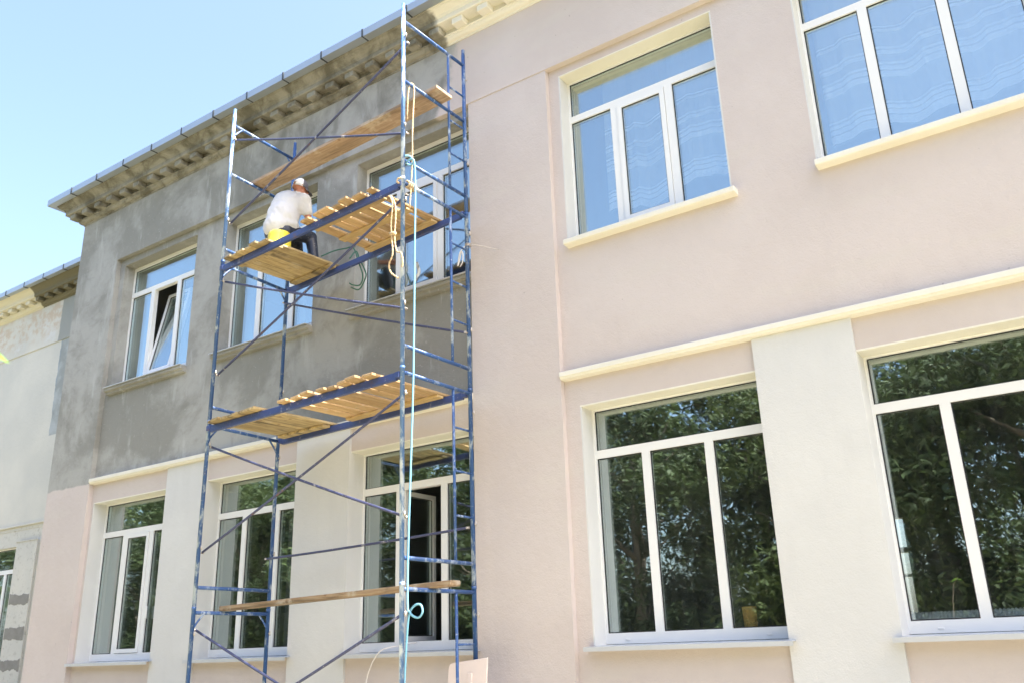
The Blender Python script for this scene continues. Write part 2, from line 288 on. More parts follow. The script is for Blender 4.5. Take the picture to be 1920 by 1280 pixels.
# ---------------------------------------------------------------- mesh helpers
WORG = {}                                            # world origin of every object made here
def tag(o, label=None, cat=None, group=None, kind=None):
    for k, v in (('label', label), ('category', cat), ('group', group), ('kind', kind)):
        if v: o[k] = v
    return o
def empty(name, loc):
    o = bpy.data.objects.new(name, None); COL.objects.link(o); o.location = loc; o.empty_display_size = 0.2
    WORG[o.name] = Vector(loc); return o
def attach(o, parent, org):
    WORG[o.name] = Vector(org)
    if parent: o.parent = parent; o.location = Vector(org) - WORG[parent.name]
    else: o.location = org
    return o
def inst(name, src, org, parent):                    # another object on the same mesh
    o = bpy.data.objects.new(name, src.data); COL.objects.link(o); return attach(o, parent, org)
class MB:
    def __init__(s): s.v = []; s.f = []; s.sm = []; s.uv = None
    def add(s, vs, fs, smooth=False):
        k = len(s.v); s.v += [Vector(p) for p in vs]; s.f += [tuple(i + k for i in f) for f in fs]; s.sm += [smooth] * len(fs); return s
    def box(s, x0, x1, y0, y1, z0, z1):
        vs = [(x, y, z) for z in (z0, z1) for y in (y0, y1) for x in (x0, x1)]
        return s.add(vs, [(0, 2, 3, 1), (4, 5, 7, 6), (0, 1, 5, 4), (2, 6, 7, 3), (0, 4, 6, 2), (1, 3, 7, 5)])
    def hexa(s, p):                                   # 8 corners ordered like box
        return s.add(p, [(0, 2, 3, 1), (4, 5, 7, 6), (0, 1, 5, 4), (2, 6, 7, 3), (0, 4, 6, 2), (1, 3, 7, 5)])
    def bar(s, p, q, w, h, up=(0, 0, 1)):             # rectangular bar from p to q
        p, q = Vector(p), Vector(q); d = (q - p).normalized(); r = d.cross(Vector(up)).normalized(); u = r.cross(d)
        c = []
        for e, k in ((p, 0), (q, 1)):
            for a, b in ((-1, -1), (1, -1), (1, 1), (-1, 1)): c.append(e + r * a * w / 2 + u * b * h / 2)
        return s.add(c, [(0, 1, 2, 3), (7, 6, 5, 4), (0, 4, 5, 1), (1, 5, 6, 2), (2, 6, 7, 3), (3, 7, 4, 0)])
    def tube(s, pts, r, n=10, cap=True):
        pts = [Vector(p) for p in pts]; k0 = len(s.v); m = len(pts)
        rs = r if isinstance(r, (list, tuple)) else [r] * m
        t = (pts[1] - pts[0]).normalized(); a = Vector((0, 0, 1)) if abs(t.z) < 0.9 else Vector((1, 0, 0)); nrm = t.cross(a).normalized()
        rings = []
        for i, p in enumerate(pts):
            tt = ((pts[min(i + 1, m - 1)] - p).normalized() + (p - pts[max(i - 1, 0)]).normalized())
            tt = tt.normalized() if tt.length > 1e-6 else t
            nrm = (nrm - tt * nrm.dot(tt)).normalized(); bn = tt.cross(nrm)
            rings.append([p + (nrm * math.cos(2 * math.pi * j / n) + bn * math.sin(2 * math.pi * j / n)) * rs[i] for j in range(n)])
        vs = [v for rg in rings for v in rg]
        fs = [(i * n + j, i * n + (j + 1) % n, (i + 1) * n + (j + 1) % n, (i + 1) * n + j) for i in range(m - 1) for j in range(n)]
        s.add(vs, fs, True)
        if cap:
            s.f += [tuple(k0 + j for j in reversed(range(n))), tuple(k0 + (m - 1) * n + j for j in range(n))]; s.sm += [False, False]
        return s
    def lathe(s, c, prof, n=20, axis='z'):
        vs = []
        for r, h in prof:
            for j in range(n):
                a = 2 * math.pi * j / n
                vs.append((c[0] + r * math.cos(a), c[1] + r * math.sin(a), c[2] + h) if axis == 'z' else (c[0] + h, c[1] + r * math.cos(a), c[2] + r * math.sin(a)))
        m = len(prof)
        fs = [(i * n + j, i * n + (j + 1) % n, (i + 1) * n + (j + 1) % n, (i + 1) * n + j) for i in range(m - 1) for j in range(n)]
        s.add(vs, fs, True); return s
    def wall(s, x0, x1, z0, z1, y0, y1, holes=()):    # upright slab with rectangular holes, one clean shell
        xs = sorted({x0, x1, *[h[i] for h in holes for i in (0, 1) if x0 < h[i] < x1]}); zs = sorted({z0, z1, *[h[i] for h in holes for i in (2, 3) if z0 < h[i] < z1]})
        def solid(i, j):
            if not (0 <= i < len(xs) - 1 and 0 <= j < len(zs) - 1): return False
            cx, cz = (xs[i] + xs[i + 1]) / 2, (zs[j] + zs[j + 1]) / 2
            return not any(h[0] < cx < h[1] and h[2] < cz < h[3] for h in holes)
        for i in range(len(xs) - 1):
            for j in range(len(zs) - 1):
                if not solid(i, j): continue
                a, b, c, d = xs[i], xs[i + 1], zs[j], zs[j + 1]
                s.add([(a, y0, c), (b, y0, c), (b, y0, d), (a, y0, d)], [(0, 1, 2, 3)]); s.add([(a, y1, c), (b, y1, c), (b, y1, d), (a, y1, d)], [(3, 2, 1, 0)])
                if not solid(i - 1, j): s.add([(a, y0, c), (a, y0, d), (a, y1, d), (a, y1, c)], [(0, 1, 2, 3)])
                if not solid(i + 1, j): s.add([(b, y0, c), (b, y1, c), (b, y1, d), (b, y0, d)], [(0, 1, 2, 3)])
                if not solid(i, j - 1): s.add([(a, y0, c), (a, y1, c), (b, y1, c), (b, y0, c)], [(0, 1, 2, 3)])
                if not solid(i, j + 1): s.add([(a, y0, d), (b, y0, d), (b, y1, d), (a, y1, d)], [(0, 1, 2, 3)])
        return s
    def sweep(s, path, prof):                          # path: list of functions d -> (x, y); prof: [(d, z)]
        k = len(s.v); n = len(prof); vs = [(*pt(d), z) for pt in path for d, z in prof]
        fs = [(i * n + j, (i + 1) * n + j, (i + 1) * n + j + 1, i * n + j + 1) for i in range(len(path) - 1) for j in range(n - 1)]
        fs += [tuple(range(n)), tuple((len(path) - 1) * n + j for j in reversed(range(n)))]
        return s.add(vs, fs)
    def build(s, name, m, parent=None, bevel=0.0, org=None, seg=1, fix=True):
        if org is None:
            lo = [min(v[i] for v in s.v) for i in range(3)]; hi = [max(v[i] for v in s.v) for i in range(3)]
            org = Vector([(a + b) / 2 for a, b in zip(lo, hi)])
        org = Vector(org)
        me = bpy.data.meshes.new(name); me.from_pydata([v - org for v in s.v], [], s.f)
        me.polygons.foreach_set('use_smooth', s.sm)
        if s.uv is not None:
            l = me.uv_layers.new(name="UVMap")
            for lp in me.loops: l.data[lp.index].uv = s.uv[lp.vertex_index]
        if bevel or fix:
            bm = bmesh.new(); bm.from_mesh(me)
            if bevel:
                bmesh.ops.remove_doubles(bm, verts=bm.verts, dist=1e-5)
                es = [e for e in bm.edges if len(e.link_faces) == 2 and e.calc_face_angle(0) > 0.6]
                bmesh.ops.bevel(bm, geom=es, offset=bevel, segments=seg, affect='EDGES', profile=0.5, clamp_overlap=True)
            bmesh.ops.recalc_face_normals(bm, faces=bm.faces); bm.to_mesh(me); bm.free()
        if isinstance(m, (list, tuple)):
            for q in m: me.materials.append(q)
        else: me.materials.append(m)
        o = bpy.data.objects.new(name, me); COL.objects.link(o); return attach(o, parent, org)
def spline(pts, n=6):                                  # Catmull-Rom through pts
    P = [Vector(p) for p in pts]; P = [P[0] * 2 - P[1]] + P + [P[-1] * 2 - P[-2]]; out = []
    for i in range(1, len(P) - 2):
        for k in range(n):
            t = k / n; a, b, c, d = P[i - 1:i + 3]
            out.append(0.5 * ((2 * b) + (c - a) * t + (2 * a - 5 * b + 4 * c - d) * t * t + (3 * b - a - 3 * c + d) * t ** 3))
    out.append(P[-2]); return out

# ---------------------------------------------------------------- setting
g = MB(); g.add([(-400, -400, 0), (400, -400, 0), (400, 400, 0), (-400, 400, 0)], [(0, 1, 2, 3)])
tag(g.build('ground', MT['ground'], org=(0, 0, 0)), kind='structure', label='dry sunlit yard of grass and earth in front of the building')
p = MB().box(-40, 12, 5.3, 7.30, -0.05, 0.10); tag(p.build('pavement', MT['paving'], bevel=0.01), kind='structure', label='pale paved strip along the foot of the facade')

# ---------------------------------------------------------------- building
Y0, Y1 = 7.40, 7.48                                   # pilaster / frieze plane, recessed wall plane
XL, XR = -14.07, 11.0
B = tag(empty('building', (-2, 10, 0)), 'two-storey plastered building, half bare grey render and half pale pink, with a dentilled cornice', 'building')
YF_LO, YF_UP = 7.69, 7.66
LO = [(-12.83, -11.01), (-10.13, -8.365), (-7.45, -5.60), (-4.276, -2.467), (-1.597, 0.21), (1.08, 2.90)]
UP = [(-12.77, -10.87), (-10.17, -8.245), (-7.49, -5.60), (-4.315, -2.49), (-1.655, 0.19), (1.05, 2.90)]
ZL = (1.70, 3.965); ZU = (5.77, 7.865); ZFR = 7.985
T = 0.015
def hole(o, z): return (o[0] - T, o[1] + T, z[0] - T, z[1] + T)
for lo, hi, sl, upname, upm in ((-12.90, -5.575, slice(0, 3), 'rendered_wall', 'grey'), (-4.46, 2.95, slice(3, 6), 'painted_wall', 'pink')):
    MB().wall(lo, hi, 0.0, 4.28, Y1, Y1 + 0.36, [hole(o, ZL) for o in LO[sl]]).build('painted_wall', MT['pink'], B)
    MB().wall(lo, hi, 4.28, ZFR + 0.1, Y1, Y1 + 0.36, [hole(o, ZU) for o in UP[sl]]).build(upname, MT[upm], B)
    # string course: fillet, cove, drip
    prof = [(-0.02, 4.345), (0.092, 4.339), (0.096, 4.333), (0.096, 4.29), (0.085, 4.283), (0.078, 4.268), (0.06, 4.262), (-0.02, 4.255)]
    MB().sweep([lambda d, x=hi - 0.002: (x, Y1 - d), lambda d, x=lo + 0.002: (x, Y1 - d)], prof).build('string_course', MT['cream'], B)
MB().box(XL, -12.90, Y0, Y1 + 0.36, 0, ZFR).build('corner_pilaster', MT['corner'], B)
MB().box(-5.575, -4.46, Y0 + 0.010, Y1 + 0.36, 0, ZFR).build('pilaster', MT['pink'], B)
MB().box(2.95, XR, Y0 + 0.010, Y1 + 0.36, 0, ZFR).build('painted_wall', MT['pink'], B)
MB().box(XL, XR, Y0, Y1 + 0.36, ZFR, 9.30).build('frieze', MT['frieze'], B)
MB().box(XL, XL + 0.3, Y1 + 0.361, 9.0, 0, 9.30).build('return_wall', MT['grey'], B)
for a, b in ((-11.01, -10.13), (-8.365, -7.45), (-2.467, -1.597), (0.21, 1.08)):
    MB().box(a + .001, b - .001, 7.445, Y1 - 0.0005, 0, 4.2575).build('white_pilaster', MT['white'], B)

PROF = [(-.05, 8.955), (0.012, 8.955), (0.016, 8.975), (0.05, 8.985), (0.075, 9.01), (0.085, 9.035), (0.10, 9.04), (0.10, 9.048), (0.065, 9.05), (0.065, 9.135), (0.235, 9.135), (0.245, 9.145), (0.245, 9.208),
        (0.252, 9.212), (0.264, 9.235), (0.30, 9.262), (0.335, 9.285), (0.345, 9.305), (0.36, 9.31), (0.36, 9.335), (-.05, 9.335)]
def cornice(xl, xr, y, m, ret):
    MB().sweep([lambda d: (xr, y - d), lambda d: (xl - d, y - d), lambda d: (xl - d, ret)], PROF).build('cornice', MT[m], B)
def dentils(x0, x1, y, m, step=0.373):
    src = None; x = x0
    while x < x1:
        if src is None:
            src = MB().box(x - .085, x + .075, y - .215, y - .062, 9.0485, 9.137).build('dentil', MT[m], B, bevel=0.008); z = WORG[src.name]
        else:
            o = inst('dentil', src, (z.x + x - x0 + random.uniform(-.012, .012), z.y, z.z + random.uniform(-.004, .004)), B); o.rotation_euler = (random.uniform(-.02, .02), 0, random.uniform(-.03, .03))
        x += step
cornice(XL, XR, Y0, 'cornice', 9.0)
dentils(-14.13, 4.5, Y0, 'cornice')
def eave(x0, x1, y, step=0.762):                       # folded sheet-metal edge, panel by panel with dark standing seams
    src = sm = None; x = x0
    while x < x1:
        if src is None:
            m = MB().box(x + .008, x + step - .008, y - .006, y, 9.318, 9.425)
            m.box(x + .008, x + step - .008, y + .0005, y + .17, 9.318, 9.3225)
            m.box(x + .008, x + step - .008, y + .0005, y + .30, 9.419, 9.4245)
            src = m.build('fascia_panel', MT['zinc'], B)
            q = MB().box(x + step - .016, x + step + .010, y - .012, y + .001, 9.310, 9.430); q.box(x + step - .012, x + step + .006, y + .0015, y + .168, 9.310, 9.3175); sm = q.build('fascia_seam', MT['seam'], B)
            s0, q0 = WORG[src.name].copy(), WORG[sm.name].copy()
        else:
            o = inst('fascia_panel', src, s0 + Vector((x - x0, random.uniform(-.003, .003), random.uniform(-.003, .003))), B); o.rotation_euler = (random.uniform(-.03, .03), random.uniform(-.002, .002), random.uniform(-.003, .003))
            inst('fascia_seam', sm, q0 + Vector((x - x0, 0, 0)), B)
        x += step
eave(XL - 0.47, XR, 6.93)
q = MB().box(XL - .476, XL - .47, 6.94, 8.9, 9.318, 9.425); q.box(XL - .4695, XL - .30, 7.10, 8.9, 9.318, 9.3225); q.build('side_fascia', MT['zinc'], B)
MB().add([(XL - .45, 6.95, 9.336), (XR, 6.95, 9.336), (XR, 14, 11.2), (XL + 2, 14, 11.2), (XL - .45, 6.95, 9.416), (XR, 6.95, 9.416), (XR, 14, 11.3), (XL + 2, 14, 11.3)],
         [(0, 1, 2, 3), (7, 6, 5, 4), (0, 4, 5, 1), (1, 5, 6, 2), (2, 6, 7, 3), (3, 7, 4, 0)]).build('roof', MT['roof'], B)

FR = (0.287, 0.333, 0.645, 0.692)
def ring(mb, x0, x1, z0, z1, w, y0, y1, wb=None, wt=None):
    wb = wb or w; wt = wt or w
    mb.box(x0, x0 + w, y0, y1, z0, z1); mb.box(x1 - w, x1, y0, y1, z0, z1)
    mb.box(x0 + w, x1 - w, y0, y1, z0, z0 + wb); mb.box(x0 + w, x1 - w, y0, y1, z1 - wt, z1); return mb
def window(o, z, y, lower, rev, sash=None, side=0.022, zt=None, wall_y=Y1, lat=None):
    x0, x1 = o; z0, z1 = z; W = x1 - x0; br = 0.108 if lower else 0.135
    zt = zt or ((3.464, 3.546) if lower else (7.335, 7.415)); d = 0.07; tv = 0.055 if rev == 'grey' else 0.016
    a, b, c, e = [x0 + W * f for f in FR]
    m = MB(); zb = z0 + 0.012
    m.box(x0, x0 + side, y, y + d, zb, z1); m.box(x1 - side, x1, y, y + d, zb, z1)
    m.box(x0 + side, x1 - side, y, y + d, zb, z0 + br); m.box(x0 + side, x1 - side, y, y + d, z1 - tv, z1)
    m.box(x0 + side, x1 - side, y, y + d, zt[0], zt[1])
    m.box(a, b, y, y + d, z0 + br, zt[0]); m.box(c, e, y, y + d, z0 + br, zt[0])
    w = m.build('window', MT['pvc'], B)
    gk = MB(); cells = [(x0 + side, x1 - side, zt[1], z1 - tv), (x0 + side, a, z0 + br, zt[0]), (b, c, z0 + br, zt[0]), (e, x1 - side, z0 + br, zt[0])]
    for i, (p0, p1, q0, q1) in enumerate(cells):
        if i == 2 and sash: continue
        ring(gk, p0 + .0005, p1 - .0005, q0 + .0005, q1 - .0005, 0.009, y + .018, y + .026)
        MB().box(p0 + .004, p1 - .004, y + .0262, y + .048, q0 + .004, q1 - .004).build('pane', MT['glass'], w)
    if sash:
        p0, p1, q0, q1 = b + .004, c - .004, z0 + br + .006, zt[0] - .004
        org = Vector(((p0 + p1) / 2, y + .02, q0))
        sb = ring(MB(), p0, p1, q0, q1, 0.052, y - .014, y + .05)
        ph = Vector((0, 0, 0)); rot = (0, 0, 0)
        if sash == 'tilt': org = Vector(((p0 + p1) / 2, y + .02, q0)); rot = (math.radians(-11), 0, 0)
        if sash == 'turn': org = Vector((p0, y + .02, q0)); rot = (0, 0, math.radians(92))
        so = sb.build('sash', MT['pvc'], w, org=org)
        go = ring(MB(), p0 + .0525, p1 - .0525, q0 + .0525, q1 - .0525, .008, y - .002, y + .008).build('sash_gasket', MT['gasket'], w, org=org)
        po = MB().box(p0 + .047, p1 - .047, y + .0085, y + .03, q0 + .047, q1 - .047).build('pane', MT['glass'], w, org=org)
        for k in (so, go, po): k.rotation_euler = rot
    gk.build('gasket', MT['gasket'], w)
    # reveal lining
    rv = MB(); yb = y - .0005; ya = wall_y - .001
    rv.box(x0 - T, x1 + T, ya, yb + .03, z1, z1 + T).build('head_reveal', MT[rev], w)
    for p0, p1 in ((x0 - T, x0), (x1, x1 + T)): MB().box(p0, p1, ya, yb + .03, z0, z1).build('side_reveal', MT['white' if rev == 'cream' else rev], w)
    if lower:                                          # folded metal sill
        for q in (.13, .87):
            qx = x0 + W * q; MB().box(qx - .022, qx + .022, y - .008, y - .0005, z0 + .042, z0 + .056).build('drain_cap', MT['pvc'], w, bevel=.003)
        s = MB(); s.hexa([(x0 - .06, 7.365, 1.688), (x1 + .06, 7.365, 1.688), (x0 - .06, y + .01, 1.703), (x1 + .06, y + .01, 1.703),
                          (x0 - .06, 7.365, 1.693), (x1 + .06, 7.365, 1.693), (x0 - .06, y + .01, 1.708), (x1 + .06, y + .01, 1.708)])
        s.box(x0 - .06, x1 + .06, 7.361, 7.3648, 1.655, 1.693); s.build('sill', MT['sillmetal'], w)
        MB().box(x0 - .05, x1 + .05, y + .075, 8.12, 1.735, 1.77).build('inner_sill', MT['pvc'], w)
    elif rev == 'wing':
        MB().box(x0 - .05, x1 + .02, YW - .03, y + .02, z0 - .045, z0 + .005).build('sill', MT['wing'], w, bevel=.006)
    elif rev == 'cream':
        s = MB().sweep([lambda d: (x1 + .065, Y1 - d), lambda d: (x0 - .01, Y1 - d)], [(-.17, 5.785), (.095, 5.778), (.105, 5.770), (.105, 5.724), (.096, 5.714), (-.02, 5.706)])
        s.build('sill', MT['cream'], w, bevel=0.005)
        MB().box(x0 + .001, x1 - .001, Y1 - .02, y + .02, 5.787, 5.797).build('sill_joint', MT['joint'], w)
    else:
        s = MB().sweep([lambda d: (x1 + .02, Y1 - d), lambda d: (x0 - .03, Y1 - d)], [(-.17, 5.755), (.10, 5.745), (.10, 5.70), (.06, 5.692), (.06, 5.655), (-.02, 5.65)])
        s.build('sill', MT['grey'], w, bevel=0.006)
        s = MB(); s.hexa([(x0 - .02, 7.355, 5.748), (x1 + .01, 7.355, 5.748), (x0 - .02, y + .01, 5.757), (x1 + .01, y + .01, 5.757),
                          (x0 - .02, 7.355, 5.758), (x1 + .01, 7.355, 5.758), (x0 - .02, y + .01, 5.767), (x1 + .01, y + .01, 5.767)]); s.build('sill_sheet', MT['sillmetal'], w)
    return w
for i, o in enumerate(LO):
    w = window(o, ZL, YF_LO, True, 'cream', {0: 'shut', 2: 'turn'}.get(i))
    if i == 0:
        MB().box(o[0] + 1.30, o[0] + 1.335, YF_LO - .04, YF_LO - .018, 2.25, 2.42).build('handle', MT['pvc'], w, bevel=.006)
for i, o in enumerate(UP):
    window(o, ZU, YF_UP, False, 'grey' if i < 3 else 'cream', {0: 'tilt', 2: 'shut', 3: 'shut'}.get(i), side=0.03 if i < 3 else 0.02)

# rooms behind the panes
YB = 14.0
MB().box(XL + .3, XR, Y1 + .37, YB, 1.0, 1.08).build('room_floor', MT['floor'], B)
MB().box(XL + .3, XR, Y1 + .37, YB, 4.6, 4.95).build('room_ceiling', MT['room'], B)
MB().box(XL + .3, XR, Y1 + .37, YB, 8.6, 8.8).build('upper_ceiling', MT['room'], B)
MB().wall(XL, XR, 0, 9.3, YB, YB + .3, [(-3.6, -2.73, 1.83, 3.35)]).build('rear_wall', MT['room'], B)
ring(MB(), -3.6, -2.73, 1.83, 3.35, .02, YB + .05, YB + .12).box(-3.58, -2.75, YB + .05, YB + .12, 2.84, 2.92).box(-3.58, -2.75, YB + .05, YB + .12, 2.50, 2.54).build('rear_window', MT['pvc'], B)
for x in (-14.0 + .25, -8.9, -5.1, 3.3, 10.9): MB().box(x, x + .12, Y1 + .37, YB - .001, 1.081, 4.599).build('partition', MT['room'], B); MB().box(x, x + .12, Y1 + .37, YB - .001, 4.951, 8.599).build('partition', MT['room'], B)

# set-back wing at the left
YW = 9.0
PXR, PXL = -17.2, -17.95
WW = (-19.75, PXL)
MB().wall(-34, XL, 0, 4.20, YW + .03, YW + .35, [(WW[0] - T, WW[1] + T, ZL[0] - T, ZL[1] - .075 + T)]).build('wing_wall', MT['wing'], B)
MB().box(-34, XL, YW + .02, YW + .35, 4.20, 8.03).build('wing_wall', MT['wing'], B)
MB().box(-34, XL, YW, YW + .35, 8.03, 9.30).build('wing_frieze', MT['wing'], B)
MB().box(-34, XL, YW - .02, YW + .0195, 4.27, 4.31).build('wing_ledge', MT['wing'], B, bevel=.006)
MB().box(PXL, PXR, YW - .02, YW + .0295, 0, 3.955).build('wing_pilaster', MT['wing'], B)
MB().box(PXL - .02, PXR + .02, YW - .035, YW - .0205, 3.955, 3.975).build('pilaster_cap', MT['wing'], B)
for zc, h in ((2.86, .17), (2.25, .20), (1.70, .16)):  # bands of raw mortar on the old pilaster
    m = MB(); n = 22; top = []; bot = []
    for i in range(n + 1):
        x = PXL + .03 + (PXR - PXL - .05) * i / n
        top.append(zc + h / 2 + .05 * noise.noise((x * 7, zc * 3, 0)) + .02 * noise.noise((x * 31, zc, 4))); bot.append(zc - h / 2 + .05 * noise.noise((x * 6, zc * 3, 9)) + .02 * noise.noise((x * 29, zc, 7)))
    vs = []
    for i in range(n + 1):
        x = PXL + .03 + (PXR - PXL - .05) * i / n; vs += [(x, YW - .026, bot[i]), (x, YW - .026, top[i]), (x, YW - .0195, bot[i] - .008), (x, YW - .0195, top[i] + .008)]
    fs = []
    for i in range(n):
        k = 4 * i; fs += [(k, k + 4, k + 5, k + 1), (k, k + 2, k + 6, k + 4), (k + 1, k + 5, k + 7, k + 3)]
    m.add(vs, fs).build('mortar_patch', MT['mortar'], B)
MB().sweep([lambda d: (XL, YW - d), lambda d: (-34, YW - d)], PROF).build('wing_cornice', MT['wing_cornice'], B)
dentils(-24.6, -14.3, YW, 'wing_cornice')
eave(-34 + .37, XL - .1, YW - .45)
MB().hexa([(-34, YW - .44, 9.336), (XL, YW - .44, 9.336), (-34, 16, 10.6), (XL, 16, 10.6), (-34, YW - .44, 9.416), (XL, YW - .44, 9.416), (-34, 16, 10.7), (XL, 16, 10.7)]).build('wing_roof', MT['roof'], B)
window(WW, (1.70, 3.89), YW + .14, False, 'wing', None, zt=(3.40, 3.48), wall_y=YW + .03)
MB().box(-34, XL - .01, YW + .36, 15, 1.0, 1.08).build('room_floor', MT['floor'], B); MB().box(-34, XL - .01, 15, 15.2, 0, 9.2).build('rear_wall', MT['room'], B); MB().box(-34, XL - .01, YW + .36, 15, 4.6, 4.9).build('room_ceiling', MT['room'], B)

# ---------------------------------------------------------------- lace curtains (top-level, behind the two upper panes)
def curtain(x0, x1, zh, zt, label, seed):
    m = MB(); n = 150; k = 14; uv = []
    rnd = random.Random(seed); fr = [rnd.uniform(5, 8), rnd.uniform(11, 15), rnd.uniform(1.5, 2.5)]; ph = [rnd.uniform(0, 6) for _ in range(3)]
    for j in range(k + 1):
        for i in range(n + 1):
            u = i / n; x = x0 + (x1 - x0) * u; t = j / k
            y = 7.99 + .20 * noise.noise((x * 1.5, seed, t * .25)) + .085 * noise.noise((x * 4.3 + 7, seed, t * .3)) + .03 * noise.noise((x * 11, seed + 3, t * .3))
            hem = .10 * noise.noise((x * 1.9, seed + 9, 0)) + .035 * noise.noise((x * 6, seed + 5, 0))
            z = zh + hem * (1 - t) + (zt - zh) * t
            m.v.append(Vector((x, y, z))); uv.append((u, (zt - zh) * t))
    for j in range(k):
        for i in range(n): a = j * (n + 1) + i; m.f.append((a, a + 1, a + n + 2, a + n + 1)); m.sm.append(True)
    m.uv = uv
    return tag(m.build('curtain', MT['lace'], fix=False), label, 'curtain', 'lace curtains behind the upper panes')
curtain(-4.05, -2.40, 6.24, 8.1, 'sheer lace curtain with wavy white stripes in the upper pink-side window beside the pilaster', 3)
curtain(-1.62, 0.35, 6.22, 8.1, 'sheer striped lace curtain in the upper window at the top right corner', 11)

# ---------------------------------------------------------------- scaffold
S = tag(empty('scaffold', (-6.9, 6.6, 0.1)), 'tall blue tubular scaffold tower splashed with paint in front of the grey wall', 'scaffold')
FA, RB = 6.10, 7.14
ZB = 0.10
def xr(z, a, b): return a + (b - a) * (z - 1.5) / 7.0
cols = {
    'L': dict(fx=lambda z: -8.325, rx=lambda z: xr(z, -8.37, -8.36), top=[2.163, 4.185, 6.16, 8.10], low=[None, 2.42, 4.40, 6.37], mid=7.40, end=(8.335, 8.365)),
    'R': dict(fx=lambda z: xr(z, -5.405, -5.472), rx=lambda z: xr(z, -5.393, -5.437), top=[2.23, 4.238, 6.29, 8.32], low=[None, 2.50, 4.508, 6.555], mid=7.54, end=(8.55, 8.543))}
for c, D in cols.items():
    zb = ZB
    for k in range(4):
        zt = D['top'][k] + .06 if k < 3 else None
        zf, zr = (zt, zt) if zt else D['end']
        pf = lambda z: (D['fx'](z), FA, z); pr = lambda z: (D['rx'](z), RB, z)
        fr = empty('scaffold_frame', pf(zb)); WORG[fr.name] = Vector(pf(zb)); fr.parent = S; fr.location = Vector(pf(zb)) - WORG[S.name]
        for fn, ze in ((pf, zf), (pr, zr)):
            if k < 3:                                  # collar where the next frame plugs in
                m = MB().tube([fn(zb + .004), fn(ze - .03), fn(ze - .0295), fn(ze)], [.0225, .0225, .0255, .0255], 14)
            else:                                      # open spigot at the very top
                m = MB().tube([fn(zb + .004), fn(ze - .07), fn(ze - .0695), fn(ze)], [.0225, .0225, .0195, .0195], 14)
            m.build('post', MT['sunlit_worn' if fn is pf and (k == 3 or c == 'R') else 'blue'], fr)  # sunlit front posts take the lighter blue with sunlight painted in
        zs = [D['top'][k]] + ([D['low'][k]] if D['low'][k] else []) + ([D['mid']] if k == 3 else [])
        for z in zs: MB().tube([(D['fx'](z), FA + .018, z), (D['rx'](z), RB - .018, z)], .0195, 12).build('crossbar', MT['blue'], fr)
        z = D['top'][k]
        if c == 'L':
            for (x, y, s) in ((D['fx'](z), FA, 1), (D['rx'](z), RB, -1)):
                MB().tube(spline([(x, y + s * .015, z - .15), (x, y + s * .06, z - .09), (x, y + s * .13, z - .012)], 4), .011, 8).build('gusset', MT['blue'], fr)
        else:
            zl = D['low'][k] or .45; yl = RB - .28
            xf = lambda y, z: D['fx'](z) + (D['rx'](z) - D['fx'](z)) * (y - FA) / (RB - FA)
            MB().tube([(xf(yl, zl), yl, zl), (xf(yl, z), yl, z - .012)], .0155, 10).build('ladder_tube', MT['blue'], fr)
            for zz in ([1.752, 1.31, .87], [3.833, 3.39, 2.948], [5.88, 5.43, 4.99], [7.877, 7.43, 7.0])[k]:
                MB().tube([(xf(yl, zz), yl + .01, zz), (D['rx'](zz), RB - .018, zz)], .0115, 10).build('rung', MT['blue'], fr)
        # locking pins on the posts
        for x, y in ((D['fx'](z), FA), (D['rx'](z), RB)):
            for zz in (z - .21, z - 1.35):
                q = MB().tube([(x + .015, y + .004, zz), (x + .052, y - .004, zz - .004)], .0065, 8); q.tube([(x + .046, y - .004, zz + .02), (x + .05, y - .004, zz - .026)], .0085, 8); q.build('locking_pin', MT['steel'], fr)
        zb = zf if k < 3 else zb
    for x, y in ((D['fx'](0.1), FA), (D['rx'](.1), RB)): MB().box(x - .07, x + .07, y - .07, y + .07, .1005, .1035).build('base_plate', MT['beam'], S)
YBF, YBR = FA + .045, RB - .045
for y, p, q in ((YBF, (-8.30, 6.72), (-5.44, 8.04)), (YBF, (-8.31, 7.90), (-5.44, 6.89)), (YBF, (-8.31, 4.79), (-5.44, 6.16)), (YBF, (-8.31, 5.95), (-5.44, 4.90)),
                (YBF, (-8.33, 2.785), (-5.43, 4.04)), (YBF, (-8.31, 3.945), (-5.40, 2.86)), (YBF, (-8.33, 1.99), (-5.40, .83)), (YBF, (-5.41, 2.03), (-8.33, .80)),
                (YBR, (-8.35, 5.98), (-5.42, 4.905)), (YBR, (-8.40, 2.78), (-5.43, 2.85))):
    a = Vector((p[0], y, p[1])); b = Vector((q[0], y, q[1])); mid = (a + b) / 2 + Vector((0, 0, -.012)); d = (b - a).normalized()
    if y == YBF: a.y += .0; b.y += .0
    m = MB().tube(spline([a, a.lerp(mid, .5) + Vector((0, 0, -.004)), mid, mid.lerp(b, .5) + Vector((0, 0, -.004)), b], 3), .0135, 10)
    br = m.build('brace', MT['brace'], S)
    for e in (a, b): MB().tube([e + Vector((0, -.022, 0)), e + Vector((0, .022, 0))], .012, 10).build('brace_bolt', MT['steel'], br)
BEAMS = {1: ((6.137, 6.296), (6.189, 6.372)), 2: ((4.176, 4.241), (4.206, 4.268))}    # beam tops at left, right: front, rear
